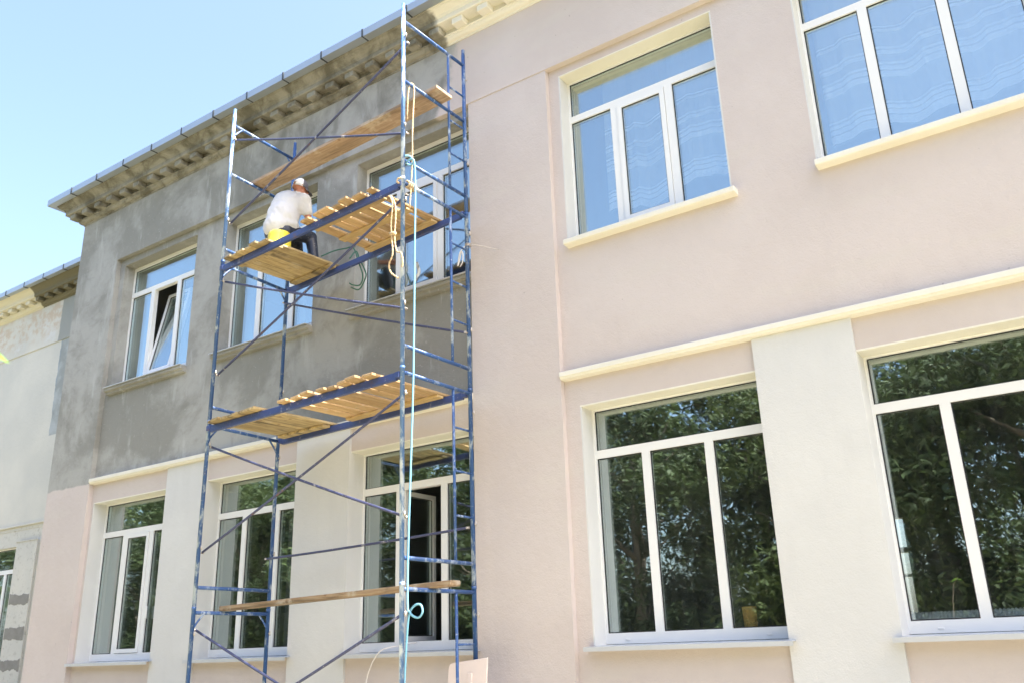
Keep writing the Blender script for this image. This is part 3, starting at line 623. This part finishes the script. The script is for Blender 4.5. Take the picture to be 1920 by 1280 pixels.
for k, ((a, b), (c, d)) in BEAMS.items():
    for y, zl, zr, x1 in ((FA, a, b, -5.50), (RB, c, d, -5.50)):
        y_ = y if y == FA else y
        yy = FA + .048 + .02 if y == FA else RB - .048 - .02
        yy = FA if y == FA else RB
        m = MB().bar((-8.285, yy, zl - .037), (x1, yy, zr - .037), .042, .074)
        bm_ = m.build('deck_beam', MT['beam'], S, bevel=.004)
        for x, z in ((-8.31, zl - .03), (x1 + .02, zr - .03)):
            MB().box(x - .03, x + .03, yy - .028, yy + .028, z - .028, z + .034).build('beam_hook', MT['beam'], bm_, bevel=.006)
def deckz(k, x, y):
    (a, b), (c, d) = BEAMS[k]; u = (x + 8.285) / 2.785; v = (y - FA) / (RB - FA)
    return (a + (b - a) * u) * (1 - v) + (c + (d - c) * u) * v

# ---------------------------------------------------------------- loose decks of planks nailed to battens
def deck(k, x0, x1, wid, gap, m, bm, battens, label, ya=5.985, yb=7.27, th=.028, seed=1, jit=.03, lift=.004):
    rnd = random.Random(seed); cx = (x0 + x1) / 2
    D = tag(empty('deck_panel', (cx, 6.62, deckz(k, cx, 6.62))), label, 'deck', 'plank decks laid on the scaffold beams')
    x = x0
    while x < x1 - .05:
        w = wid * rnd.uniform(.85, 1.15); w = min(w, x1 - x); xe = x + w
        y0 = ya + rnd.uniform(-jit, jit); y1 = yb + rnd.uniform(-jit, jit); tl = rnd.uniform(0, .010); dx = rnd.uniform(-.008, .008)
        z = [deckz(k, xx, yy) + lift for yy in (y0, y1) for xx in (x, xe)]
        b = [(x + dx, y0, z[0]), (xe + dx, y0, z[1] + tl), (x - dx, y1, z[2]), (xe - dx, y1, z[3] + tl)]
        MB().hexa(b + [(p[0], p[1], p[2] + th) for p in b]).build('plank', m, D, bevel=.004)
        x = xe + gap * rnd.uniform(.3, 1.7)
    for yb_ in battens:
        c = [(xx, yy, deckz(k, xx, yy) + lift - .0005) for yy in (yb_ - .055, yb_ + .055) for xx in (x0 + .01, x1 - .01)]
        MB().hexa([(p[0], p[1], p[2] - .028) for p in c] + c).build('batten', bm, D, bevel=.004)
    return D
deck(1, -8.16, -7.42, .118, .004, MT['oldwood'], MT['oldwood'], (6.20, 7.045), 'closely laid weathered deck of planks under the seated worker', seed=3)
deck(1, -6.86, -5.80, .118, .055, MT['wood'], MT['batten'], (6.20, 6.62, 7.045), 'gappy fresh pine deck on the upper beams to the right of the worker', seed=5, ya=5.97, yb=7.22)
deck(2, -8.22, -7.42, .10, .004, MT['oldwood'], MT['oldwood'], (6.22, 7.045), 'closely laid deck on the lower scaffold level at the left end', seed=8, jit=.02)
deck(2, -7.08, -5.72, .135, .05, MT['wood'], MT['batten'], (7.04,), 'uneven gappy deck on the lower scaffold level beside the central post', seed=12, jit=.05)

m = MB(); zl, zr = 7.425, 7.565
v = []
for (x, z) in ((-8.42, zl - .005), (-5.29, zr + .005)):
    for y in (6.46, 6.735): v.append((x, y, z))
b = [v[0], v[2], v[1], v[3]]
tag(MB().hexa(b + [(p[0], p[1], p[2] + .045) for p in b]).build('plank', MT['plankwood'], bevel=.006), 'long broad brown plank lying high across the top scaffold bars', 'plank')
b = [(-8.36, 6.44, 2.186), (-5.13, 6.44, 2.252), (-8.36, 6.585, 2.186), (-5.13, 6.585, 2.252)]
tag(MB().hexa(b + [(p[0], p[1], p[2] + .05) for p in b]).build('plank', MT['lowwood'], bevel=.006), 'narrow paint-splashed plank lying low across the ground floor bars', 'plank')

# ---------------------------------------------------------------- person on the bucket
def capsule(mb, p, q, r0, r1, n=12):
    p, q = Vector(p), Vector(q); d = q - p; L = d.length or 1e-4; t = d.normalized() if d.length > 1e-6 else Vector((0, 0, 1))
    pts = []; rs = []
    for a in (85, 60, 35, 12): a = math.radians(a); pts.append(p - t * r0 * math.sin(a)); rs.append(r0 * math.cos(a))
    pts += [p + d * .5]; rs += [(r0 + r1) / 2]
    for a in (12, 35, 60, 85): a = math.radians(a); pts.append(q + t * r1 * math.sin(a)); rs.append(r1 * math.cos(a))
    mb.tube(pts, rs, n)
def ellip(mb, c, R3, rad, n=16, m=10):
    vs = []; fs = []
    for i in range(m + 1):
        th = math.pi * i / m * .998 + .003
        for j in range(n):
            a = 2 * math.pi * j / n; l = Vector((rad[0] * math.sin(th) * math.cos(a), rad[1] * math.sin(th) * math.sin(a), rad[2] * math.cos(th)))
            vs.append(Vector(c) + R3 @ l)
    for i in range(m):
        for j in range(n): fs.append((i * n + j, i * n + (j + 1) % n, (i + 1) * n + (j + 1) % n, (i + 1) * n + j))
    fs += [tuple(range(n)), tuple(m * n + j for j in reversed(range(n)))]
    mb.add(vs, fs, True)
def fuse(mb, name, material, parent, voxel, smooth=4, cut=None):
    o = mb.build(name, material, None)
    r = o.modifiers.new('r', 'REMESH'); r.mode = 'VOXEL'; r.voxel_size = voxel
    s = o.modifiers.new('s', 'SMOOTH'); s.iterations = smooth; s.factor = .5
    dg = bpy.context.evaluated_depsgraph_get(); me = bpy.data.meshes.new_from_object(o.evaluated_get(dg)); o.modifiers.clear(); old = o.data; o.data = me; bpy.data.meshes.remove(old)
    if not me.materials: me.materials.append(material)
    me.polygons.foreach_set('use_smooth', [True] * len(me.polygons))
    org = WORG[o.name]; return attach(o, parent, org)
def person():
    P = tag(empty('person', (-7.90, 6.62, 6.25)), 'worker in white T-shirt, dark jeans and two-tone cap, sitting with his back turned', 'person')
    V = Vector
    K = dict(pel=(-7.92, 6.60, 6.66), lh=(-8.005, 6.57, 6.65), rh=(-7.835, 6.63, 6.65), wa=(-7.92, 6.64, 6.83), ch=(-7.91, 6.70, 7.03), uc=(-7.89, 6.74, 7.15), nk=(-7.87, 6.80, 7.25), hd=(-7.875, 6.85, 7.375),
             rs=(-7.715, 6.795, 7.12), re=(-7.705, 6.86, 6.875), rw=(-7.89, 7.06, 6.85), ls=(-8.065, 6.68, 7.12), le=(-8.20, 6.82, 6.90), lw=(-8.07, 7.02, 6.83),
             rk=(-7.79, 6.99, 6.70), ra=(-7.70, 6.98, 6.36), lk=(-8.03, 6.97, 6.70), la=(-7.99, 7.0, 6.36))
    K = {k: V(v) for k, v in K.items()}
    f = V((-.30, .95, 0)).normalized(); r = V((f.y, -f.x, 0)); up = V((0, 0, 1))
    R = Matrix((r, f, up)).transposed()
    # head looks further to the right
    hf = V((.30, .94, -.20)).normalized(); hr = hf.cross(up).normalized(); hu = hr.cross(hf); H = Matrix((hr, hf, hu)).transposed()
    hd = K['hd']; hp = lambda a, b, c: hd + hr * a + hf * b + hu * c
    m = MB()
    ellip(m, hp(0, -.005, .02), H, (.075, .095, .105)); ellip(m, hp(0, .03, -.045), H, (.058, .068, .075))       # skull, jaw
    capsule(m, hp(0, .09, .0), hp(0, .112, -.025), .010, .014); ellip(m, hp(0, .085, -.062), H, (.022, .016, .012))  # nose, mouth
    ellip(m, hp(.03, .078, .018), H, (.016, .012, .010)); ellip(m, hp(-.03, .078, .018), H, (.016, .012, .010)); ellip(m, hp(0, .085, -.095), H, (.022, .018, .018))
    for s in (-1, 1): ellip(m, hp(s * .078, -.008, -.005), H, (.011, .022, .032))
    capsule(m, K['nk'] - V((0, .01, .05)), hd + V((-.01, -.02, -.07)), .058, .056)
    capsule(m, K['uc'], K['nk'], .10, .062)
    capsule(m, K['ch'], K['uc'], .14, .12); capsule(m, K['wa'], K['ch'], .135, .14); capsule(m, K['pel'], K['wa'], .14, .135)
    for a, b, c, h in (('rs', 're', 'rw', 1), ('ls', 'le', 'lw', -1)):
        capsule(m, K['uc'], K[a], .09, .062); capsule(m, K[a], K[b], .056, .043); capsule(m, K[b], K[c], .043, .028)
        w = K[c]; d = (w - K[b]).normalized(); side = d.cross(up).normalized(); nn = side.cross(d)
        palm = w + d * .055; ellip(m, palm, Matrix((side, d, nn)).transposed(), (.040, .052, .018))
        for i, (o, l) in enumerate(((-.030, .062), (-.010, .074), (.011, .070), (.031, .054))):
            k0 = palm + side * o + d * .03; k1 = k0 + d * l * .55 - nn * .012; k2 = k1 + d * l * .30 - nn * .026
            capsule(m, k0, k1, .0092, .0085, 8); capsule(m, k1, k2, .0085, .0072, 8)
        t0 = w + d * .02 + side * -h * .030; t1 = t0 + d * .03 - side * h * .025 - nn * .012; t2 = t1 + d * .028 - nn * .012
        capsule(m, t0, t1, .012, .010, 8); capsule(m, t1, t2, .010, .008, 8)
    for a, b, c in (('rh', 'rk', 'ra'), ('lh', 'lk', 'la')):
        capsule(m, K[a], K[b], .085, .058); capsule(m, K[b], K[c], .056, .038)
        t = K[c] + f * .15 - V((0, 0, .055)); capsule(m, K[c] - V((0, 0, .05)) - f * .04, t, .036, .03)
    fuse(m, 'body', MT['skin'], P, .008, 3)
    s = MB()                                            # loose T-shirt with short sleeves
    capsule(s, K['pel'] + V((-.02, -.02, .06)), K['wa'], .185, .175, 16); capsule(s, K['wa'], K['ch'], .175, .178, 16); capsule(s, K['ch'], K['uc'] - V((0, 0, .02)), .178, .14, 16); capsule(s, K['uc'], K['nk'] - V((0, .005, .025)), .13, .078, 14)
    ellip(s, K['ch'] - r * .005 - f * .03, R, (.225, .15, .23)); ellip(s, K['wa'] - f * .02 + V((0, 0, .04)), R, (.222, .16, .24)); ellip(s, K['wa'] - f * .01 + V((0, 0, -.08)), R, (.220, .165, .15))
    for a, b in (('rs', 're'), ('ls', 'le')):
        capsule(s, K['uc'], K[a], .12, .088, 14); capsule(s, K[a], K[a].lerp(K[b], .62), .084, .070, 14)
    sh = fuse(s, 't_shirt', MT['shirt'], P, .012, 12)
    for vtx in sh.data.vertices:
        w = vtx.co + WORG[sh.name]; fold = noise.noise((w.x * 9, w.y * 9, w.z * 6)) * .008 + noise.noise((w.x * 22 + w.z * 9, w.y * 20, w.z * 11)) * .008
        vtx.co += vtx.normal * fold
    j = MB()
    capsule(j, K['pel'] - V((0, 0, .02)), K['pel'] + V((0, 0, .05)), .165, .155, 16)
    for a, b, c in (('rh', 'rk', 'ra'), ('lh', 'lk', 'la')):
        capsule(j, K[a], K[b], .112, .078, 14); capsule(j, K[b], K[b].lerp(K[c], .93), .078, .062, 14)
    fuse(j, 'jeans', MT['jeans'], P, .012, 4)
    for c in ('ra', 'la'):
        b = MB(); z = deckz(1, K[c].x, K[c].y) + .034; c0 = V((K[c].x, K[c].y, z + .045)) - f * .05; capsule(b, c0, c0 + f * .20 - V((0, 0, .006)), .044, .038); capsule(b, c0 + f * .02, c0 + V((0, 0, .05)) + f * .03, .045, .047)
        b.box(*sorted((c0.x - .04, c0.x + .04)), c0.y - .03, c0.y + .2, z + .001, z + .012) if False else None
        fuse(b, 'shoe', MT['shoe'], P, .010, 2)
    # cap worn with the strap opening at the back of the head: pale rear half, dark front half and peak
    def dome(name, material, b0, b1):
        q = MB(); vs = []; fs = []; n = 18; k = 8
        for i in range(k + 1):
            th = math.radians(88) * i / k
            for jx in range(n + 1):
                a = b0 + (b1 - b0) * jx / n
                vs.append(hp(.089 * math.sin(th) * math.cos(a), -.003 + .111 * math.sin(th) * math.sin(a), -.024 + .158 * math.cos(th)))
        for i in range(k):
            for jx in range(n):
                if name == 'cap_back' and i >= 6 and 6 <= jx <= 11: continue     # strap opening
                fs.append((i * (n + 1) + jx, i * (n + 1) + jx + 1, (i + 1) * (n + 1) + jx + 1, (i + 1) * (n + 1) + jx))
        q.add(vs, fs, True); o = q.build(name, material, P); sd = o.modifiers.new('t', 'SOLIDIFY'); sd.thickness = .005; return o
    dome('cap_back', MT['capw'], math.pi, 2 * math.pi); dome('cap_front', MT['capd'], 0, math.pi)
    q = MB(); vs = []
    for i in range(13):
        a = math.radians(20 + 140 * i / 12); c, s_ = math.cos(a), math.sin(a)
        vs += [hp(.088 * c, .108 * s_, -.014), hp(.091 * c, .108 * s_ + .072 * s_ ** 1.5, -.028 - .012 * abs(c))]
    q.add(vs, [(2 * i, 2 * i + 2, 2 * i + 3, 2 * i + 1) for i in range(12)], True); o = q.build('cap_peak', MT['capd'], P); o.modifiers.new('t', 'SOLIDIFY').thickness = .005
person()
bz = deckz(1, -7.73, 6.44) + .034
bk = MB().lathe((-7.73, 6.44, bz), [(.001, .004), (.155, .002), (.158, .02), (.148, .03), (.137, .25), (.133, .285), (.118, .303), (.09, .309), (.001, .31)], 24)
tag(bk.build('bucket', MT['bucket']), 'upturned yellow plastic bucket the worker sits on', 'bucket')

# ---------------------------------------------------------------- ropes, hoses, odds and ends
def line(name, pts, r, m, label, cat, n=8, k=6):
    return tag(MB().tube(spline(pts, k), r, n).build(name, MT[m]), label, cat)
def twist(mb, pts, r, strands=2):                     # laid rope of twisted strands
    P = spline(pts, 8); L = 0
    for s in range(strands):
        out = []
        L = 0
        for i, p in enumerate(P):
            if i: L += (P[i] - P[i - 1]).length
            a = L * 70 + 2 * math.pi * s / strands; t = (P[min(i + 1, len(P) - 1)] - P[max(i - 1, 0)]).normalized()
            u = t.cross(Vector((.3, .9, .2))).normalized(); w = t.cross(u); out.append(p + (u * math.cos(a) + w * math.sin(a)) * r * .45)
        mb.tube(out, r * .75, 6)
m = MB()
twist(m, [(-5.505, 6.22, 7.12), (-5.485, 6.20, 7.30), (-5.47, 6.20, 7.48), (-5.455, 6.225, 7.565), (-5.435, 6.25, 7.50), (-5.42, 6.22, 7.2), (-5.412, 6.2, 6.9), (-5.412, 6.2, 6.585), (-5.425, 6.2, 6.3), (-5.443, 6.2, 6.03)], .0085)
tag(m.build('rope', MT['rope']), 'tan rope looped over the top crossbar and hanging down beside the central post', 'rope')
m = MB()
for i in range(5):                                     # lashings round the bar
    y = FA + .045 + i * .028; m.tube(spline([(-5.44 + .034 * math.cos(a), y + .010 * a / 6, 6.285 + .034 * math.sin(a)) for a in [j * math.pi / 4 for j in range(9)]], 2), .0095, 6)
twist(m, [(-5.45, 6.07, 6.33), (-5.485, 6.06, 6.32), (-5.495, 6.06, 6.29), (-5.47, 6.06, 6.27)], .009)
twist(m, [(-5.60, 6.14, 6.17), (-5.56, 6.04, 6.13), (-5.525, 6.03, 6.02), (-5.54, 6.03, 5.82), (-5.53, 6.03, 5.66), (-5.515, 6.03, 5.47), (-5.57, 6.04, 5.37), (-5.55, 6.05, 5.28), (-5.46, 6.06, 5.20)], .0085)
twist(m, [(-5.56, 6.05, 6.14), (-5.50, 6.04, 6.02), (-5.49, 6.04, 5.86), (-5.50, 6.04, 5.66), (-5.48, 6.05, 5.50), (-5.42, 6.05, 5.46), (-5.395, 6.05, 5.36), (-5.405, 6.05, 5.30)], .0085)
m.tube([(-5.55, 6.03, 5.70), (-5.48, 6.03, 5.69)], .018, 8)
tag(m.build('rope', MT['rope']), 'tan rope lashed round the central post joint with a long loop hanging down', 'rope')
line('water_hose', [(-5.42, 6.09, 6.585), (-5.385, 6.13, 6.585), (-5.37, 6.17, 6.54), (-5.41, 6.18, 6.515), (-5.44, 6.14, 6.525), (-5.38, 6.115, 6.53), (-5.325, 6.13, 6.50), (-5.325, 6.15, 6.2), (-5.327, 6.15, 5.5), (-5.336, 6.15, 4.2), (-5.365, 6.15, 3.2), (-5.382, 6.15, 2.7), (-5.388, 6.15, 2.12),
     (-5.36, 6.15, 2.03), (-5.31, 6.15, 1.99), (-5.25, 6.15, 1.985), (-5.215, 6.15, 2.03), (-5.235, 6.15, 2.085), (-5.29, 6.15, 2.09), (-5.355, 6.16, 2.05), (-5.395, 6.17, 1.97), (-5.415, 6.17, 1.75), (-5.425, 6.16, 1.45), (-5.43, 6.12, 1.0), (-5.40, 6.0, .4), (-5.3, 5.8, .12)], .0095, 'hose', 'bright blue hose hanging from the central post with one small loop near the bottom', 'hose', 10, 7)
m = MB(); m.tube(spline([(-7.62, 7.02, 6.40), (-7.50, 7.12, 6.475), (-7.36, 7.17, 6.485), (-7.22, 7.175, 6.455), (-7.13, 7.18, 6.25), (-7.04, 7.17, 6.03), (-7.08, 7.17, 5.92), (-7.2, 7.17, 5.95), (-7.26, 7.17, 5.99)], 6), .0085, 8)
m.tube(spline([(-7.20, 7.10, 6.28), (-7.18, 7.185, 6.40), (-7.12, 7.19, 6.28), (-7.02, 7.185, 6.10), (-7.0, 7.18, 6.0), (-7.10, 7.18, 5.87), (-7.24, 7.18, 5.93)], 6), .0085, 8)
tag(m.build('cable', MT['green']), 'dark green cable looped over the rear beam beside the worker', 'cable')
m = MB()
for i in range(3): m.tube(spline([(-5.405 + .032 * math.cos(a), RB + .032 * math.sin(a), 5.925 + .012 * i + .004 * a / 6) for a in [j * math.pi / 4 for j in range(9)]], 2), .004, 6)
m.tube(spline([(-5.40, 7.105, 5.935), (-5.33, 7.2, 5.945), (-5.25, 7.3, 5.93), (-5.17, 7.40, 5.915)], 4), .0035, 6)
tag(m.build('wire_tie', MT['steel']), 'thin wire tying the rear scaffold post to the pink wall', 'wire')
line('string', [(-5.43, 7.11, 5.925), (-5.49, 7.10, 5.86), (-5.515, 7.1, 5.76), (-5.52, 7.1, 5.71), (-5.50, 7.1, 5.76), (-5.47, 7.1, 5.86), (-5.45, 7.1, 5.84), (-5.455, 7.1, 5.74), (-5.49, 7.1, 5.69)], .006, 'cord', 'pale string end dangling from the rear scaffold post', 'string')
m = MB(); vs = []
for i in range(15):
    t = i / 14; w = .008 + .016 * math.sin(math.pi * min(1, t * 1.1)) ; x = -6.11 + .03 * math.sin(t * 5); z = 5.92 - .30 * t
    for k in (-1, -.3, .4, 1): vs.append((x + k * w, 7.09 + .02 * math.sin(t * 9 + k * 3), z + .01 * k))
m.add(vs, [(4 * i + k, 4 * i + k + 1, 4 * i + k + 5, 4 * i + k + 4) for i in range(14) for k in range(3)], True)
o = m.build('plastic_film', MT['film']); o.modifiers.new('t', 'SOLIDIFY').thickness = .002
tag(o, 'crumpled scrap of clear plastic hanging under the upper deck by the window', 'plastic scrap')
line('cord', [(-6.60, 7.69, 1.80), (-6.72, 7.50, 1.765), (-6.80, 7.37, 1.735), (-6.88, 7.345, 1.66), (-6.95, 7.34, 1.55), (-7.0, 7.34, 1.40), (-7.03, 7.32, 1.0), (-7.05, 7.25, .3), (-7.06, 7.2, .11)], .006, 'cord', 'thin white cord trailing over the sill of the window behind the scaffold', 'cord')
m = MB(); pr = []
x0, x1, zt = -5.625, -5.19, 1.60
outline = [(x0 - .03, .105), (x1 + .02, .105), (x1 + .02, zt + .03)] + [(x0 + .05 - .05 * math.sin(a), zt - .06 + .05 * math.cos(a)) for a in [math.radians(q) for q in (0, 30, 60, 90)]]
n = len(outline); tilt = lambda z: 7.02 - .09 * (1.6 - z)
vs = [(x, tilt(z) + dy, z) for dy in (0, .018) for x, z in outline]
m.add(vs, [tuple(range(n)), tuple(reversed(range(n, 2 * n)))] + [(i, n + i, n + (i + 1) % n, (i + 1) % n) for i in range(n)])
m.bar((-5.36, tilt(.2) - .006, .2), (-5.36, tilt(1.5) - .006, 1.5), .05, .014, (0, 1, 0))
tag(m.build('board', MT['board'], bevel=.004), 'pale pink board with a rounded corner leaning at the foot of the scaffold ladder', 'board')
tag(MB().lathe((-2.91, 7.833, 1.7705), [(.001, .002), (.052, .0), (.054, .01), (.062, .2), (.064, .215), (.056, .215), (.05, .03), (.001, .03)], 20).build('pot', MT['pot']), 'small brown pot standing inside on the sill behind the lower right glass', 'pot')
prof = []
for i in range(64): h = i * .028; prof += [(.046, h), (.055, h + .007), (.055, h + .014), (.046, h + .021)]
tag(MB().lathe((-1.63, 8.0, 1.8265), prof, 14, 'x').build('duct', MT['duct']), 'ribbed silvery tube lying inside along the sill of the lower right window', 'duct')

# ---------------------------------------------------------------- trees opposite, which the panes mirror
def crown_mesh(seed, h, rx, n, ls):
    rnd = random.Random(seed); m = MB(); blobs = []
    for i in range(64):
        z = rnd.uniform(.06, 1.0); lim = math.sin(math.pi * min(.97, .16 + .74 * z)) ** .8
        a = rnd.uniform(0, 2 * math.pi); rr = rx * lim * math.sqrt(rnd.uniform(.05, 1)); blobs.append((Vector((rr * math.cos(a), rr * math.sin(a), h * (.10 + .86 * z))), rnd.uniform(.45, 1.3)))
    vs = m.v; fs = m.f
    for c, br in blobs:
        bs = rnd.choice((.6, .75, .95, 1.3))
        for _ in range(int(n * (br / .9) / bs)):
            d = Vector((rnd.gauss(0, 1), rnd.gauss(0, 1), rnd.gauss(0, .8))).normalized(); p = c + d * br * (rnd.random() ** .33) * Vector((1, 1, .75)).length / 1.6
            ax = Vector((d.x + rnd.gauss(0, .5), d.y + rnd.gauss(0, .5), -.5 + rnd.gauss(0, .4))).normalized(); sd = ax.cross(Vector((rnd.gauss(0, 1), rnd.gauss(0, 1), 1.5))).normalized()
            for kf in (-1, 0, 1):                       # a spray of three narrow leaflets
                a2 = (ax + sd * kf * .7).normalized(); s2 = a2.cross(sd.cross(ax)).normalized(); L = ls * bs * rnd.uniform(.7, 1.3); w = L * .17; k = len(vs)
                vs.extend((p, p + a2 * L * .45 + s2 * w, p + a2 * L, p + a2 * L * .45 - s2 * w)); fs.append((k, k + 1, k + 2, k + 3))
    m.sm = [False] * len(fs)
    return m
def trunk_mesh(seed, h):
    rnd = random.Random(seed); m = MB()
    m.tube(spline([(0, 0, 0), (.08, .03, h * .25), (-.05, .1, h * .5), (.1, 0, h * .75)], 4), [.24 - .18 * i / 12 for i in range(13)], 10)
    for i in range(9):
        z = h * rnd.uniform(.22, .7); a = rnd.uniform(0, 6.28); L = rnd.uniform(1.5, 2.8)
        m.tube([(0, 0, z), (L * .5 * math.cos(a), L * .5 * math.sin(a), z + L * .4), (L * math.cos(a), L * math.sin(a), z + L * .75)], [.08, .05, .018], 7)
    return m
TREES = [(-1.0, -8.2, 10.6, 0), (-6.5, -8.8, 10.2, 1), (-11.8, -8.0, 9.1, 0), (-17.5, -9.4, 10.2, 1), (-23.5, -8.2, 9.5, 0), (-29.6, -9.0, 8.8, 1), (-36, -8.4, 9.2, 0), (-43, -9.2, 10.6, 1), (-50, -9, 10.5, 0),
         (4.8, -9.4, 10.8, 1), (10.5, -8.6, 10.2, 0), (-14.5, -13.5, 9.9, 1), (-4.5, -13.6, 12.6, 0), (-26, -14, 10.2, 1), (-9.2, -11.5, 10.4, 0), (-2.2, -11.4, 10.6, 1), (-32.5, -12, 9.2, 0), (2.5, -12.4, 11, 0), (-15.2, -7.2, 8.4, 0), (-26.6, -6.9, 8.2, 1), (-38.5, -14, 11, 0), (-49, -14.5, 13, 1)]
protos = {}
for i, (x, y, h, kd) in enumerate(TREES):
    t = tag(empty('tree', (x, y, 0)), 'leafy green tree mirrored in the dark lower window panes', 'tree', 'trees mirrored in the window panes')
    if kd not in protos:
        tr = trunk_mesh(20 + kd, 10).build('trunk', MT['bark'], None, org=(0, 0, 0)); cr = crown_mesh(30 + kd, 10.0, 3.6, 430, .135).build('crown', MT['leafA' if kd == 0 else 'leafB'], None, org=(0, 0, 0), fix=False)
        protos[kd] = (tr, cr); parts = (tr, cr)
    else:
        parts = tuple(o.copy() for o in protos[kd])
        for o in parts: COL.objects.link(o)
    s = h / 10.0
    for o in parts:
        o.parent = t; o.location = (0, 0, 0)
    t.scale = (s * random.uniform(.92, 1.08), s * random.uniform(.92, 1.08), s); t.rotation_euler = (0, 0, random.uniform(0, 6.28))

# ---------------------------------------------------------------- young twig whose leaf pokes into the frame at the left
tw = tag(empty('sapling', (-2.42, 0.92, 0)), 'fresh green leaf tip of a sapling poking in at the left edge', 'sapling')
MB().tube(spline([(-2.42, .92, 0), (-2.40, .93, .9), (-2.38, .95, 1.7), (-2.34, .97, 2.32), (-2.27, .99, 2.47)], 5), [.012 - .009 * i / 20 for i in range(21)], 8).build('stem', MT['bark'], tw)
def leaf(p, d, nrm, L, w):
    p, d, nrm = Vector(p), Vector(d).normalized(), Vector(nrm); s = d.cross(nrm).normalized(); u = s.cross(d); vs = []; fs = []
    for i in range(9):
        t = i / 8; ww = w * math.sin(math.pi * (t ** .8)) ; c = p + d * L * t - Vector((0, 0, 1)) * L * .25 * t * t
        vs += [c - s * ww + u * ww * .35, c, c + s * ww + u * ww * .35]
    for i in range(8): k = 3 * i; fs += [(k, k + 1, k + 4, k + 3), (k + 1, k + 2, k + 5, k + 4)]
    m = MB().add(vs, fs, True); o = m.build('leaf', MT['sprig'], tw, fix=False); return o
leaf((-2.285, .965, 2.452), (.82, .45, -.20), (.2, -.6, .8), .105, .012)
leaf((-2.27, .99, 2.47), (-.7, .1, -.3), (.2, -.6, .8), .10, .014); leaf((-2.37, .95, 1.9), (-.7, -.5, .2), (.1, -.6, .8), .11, .017)
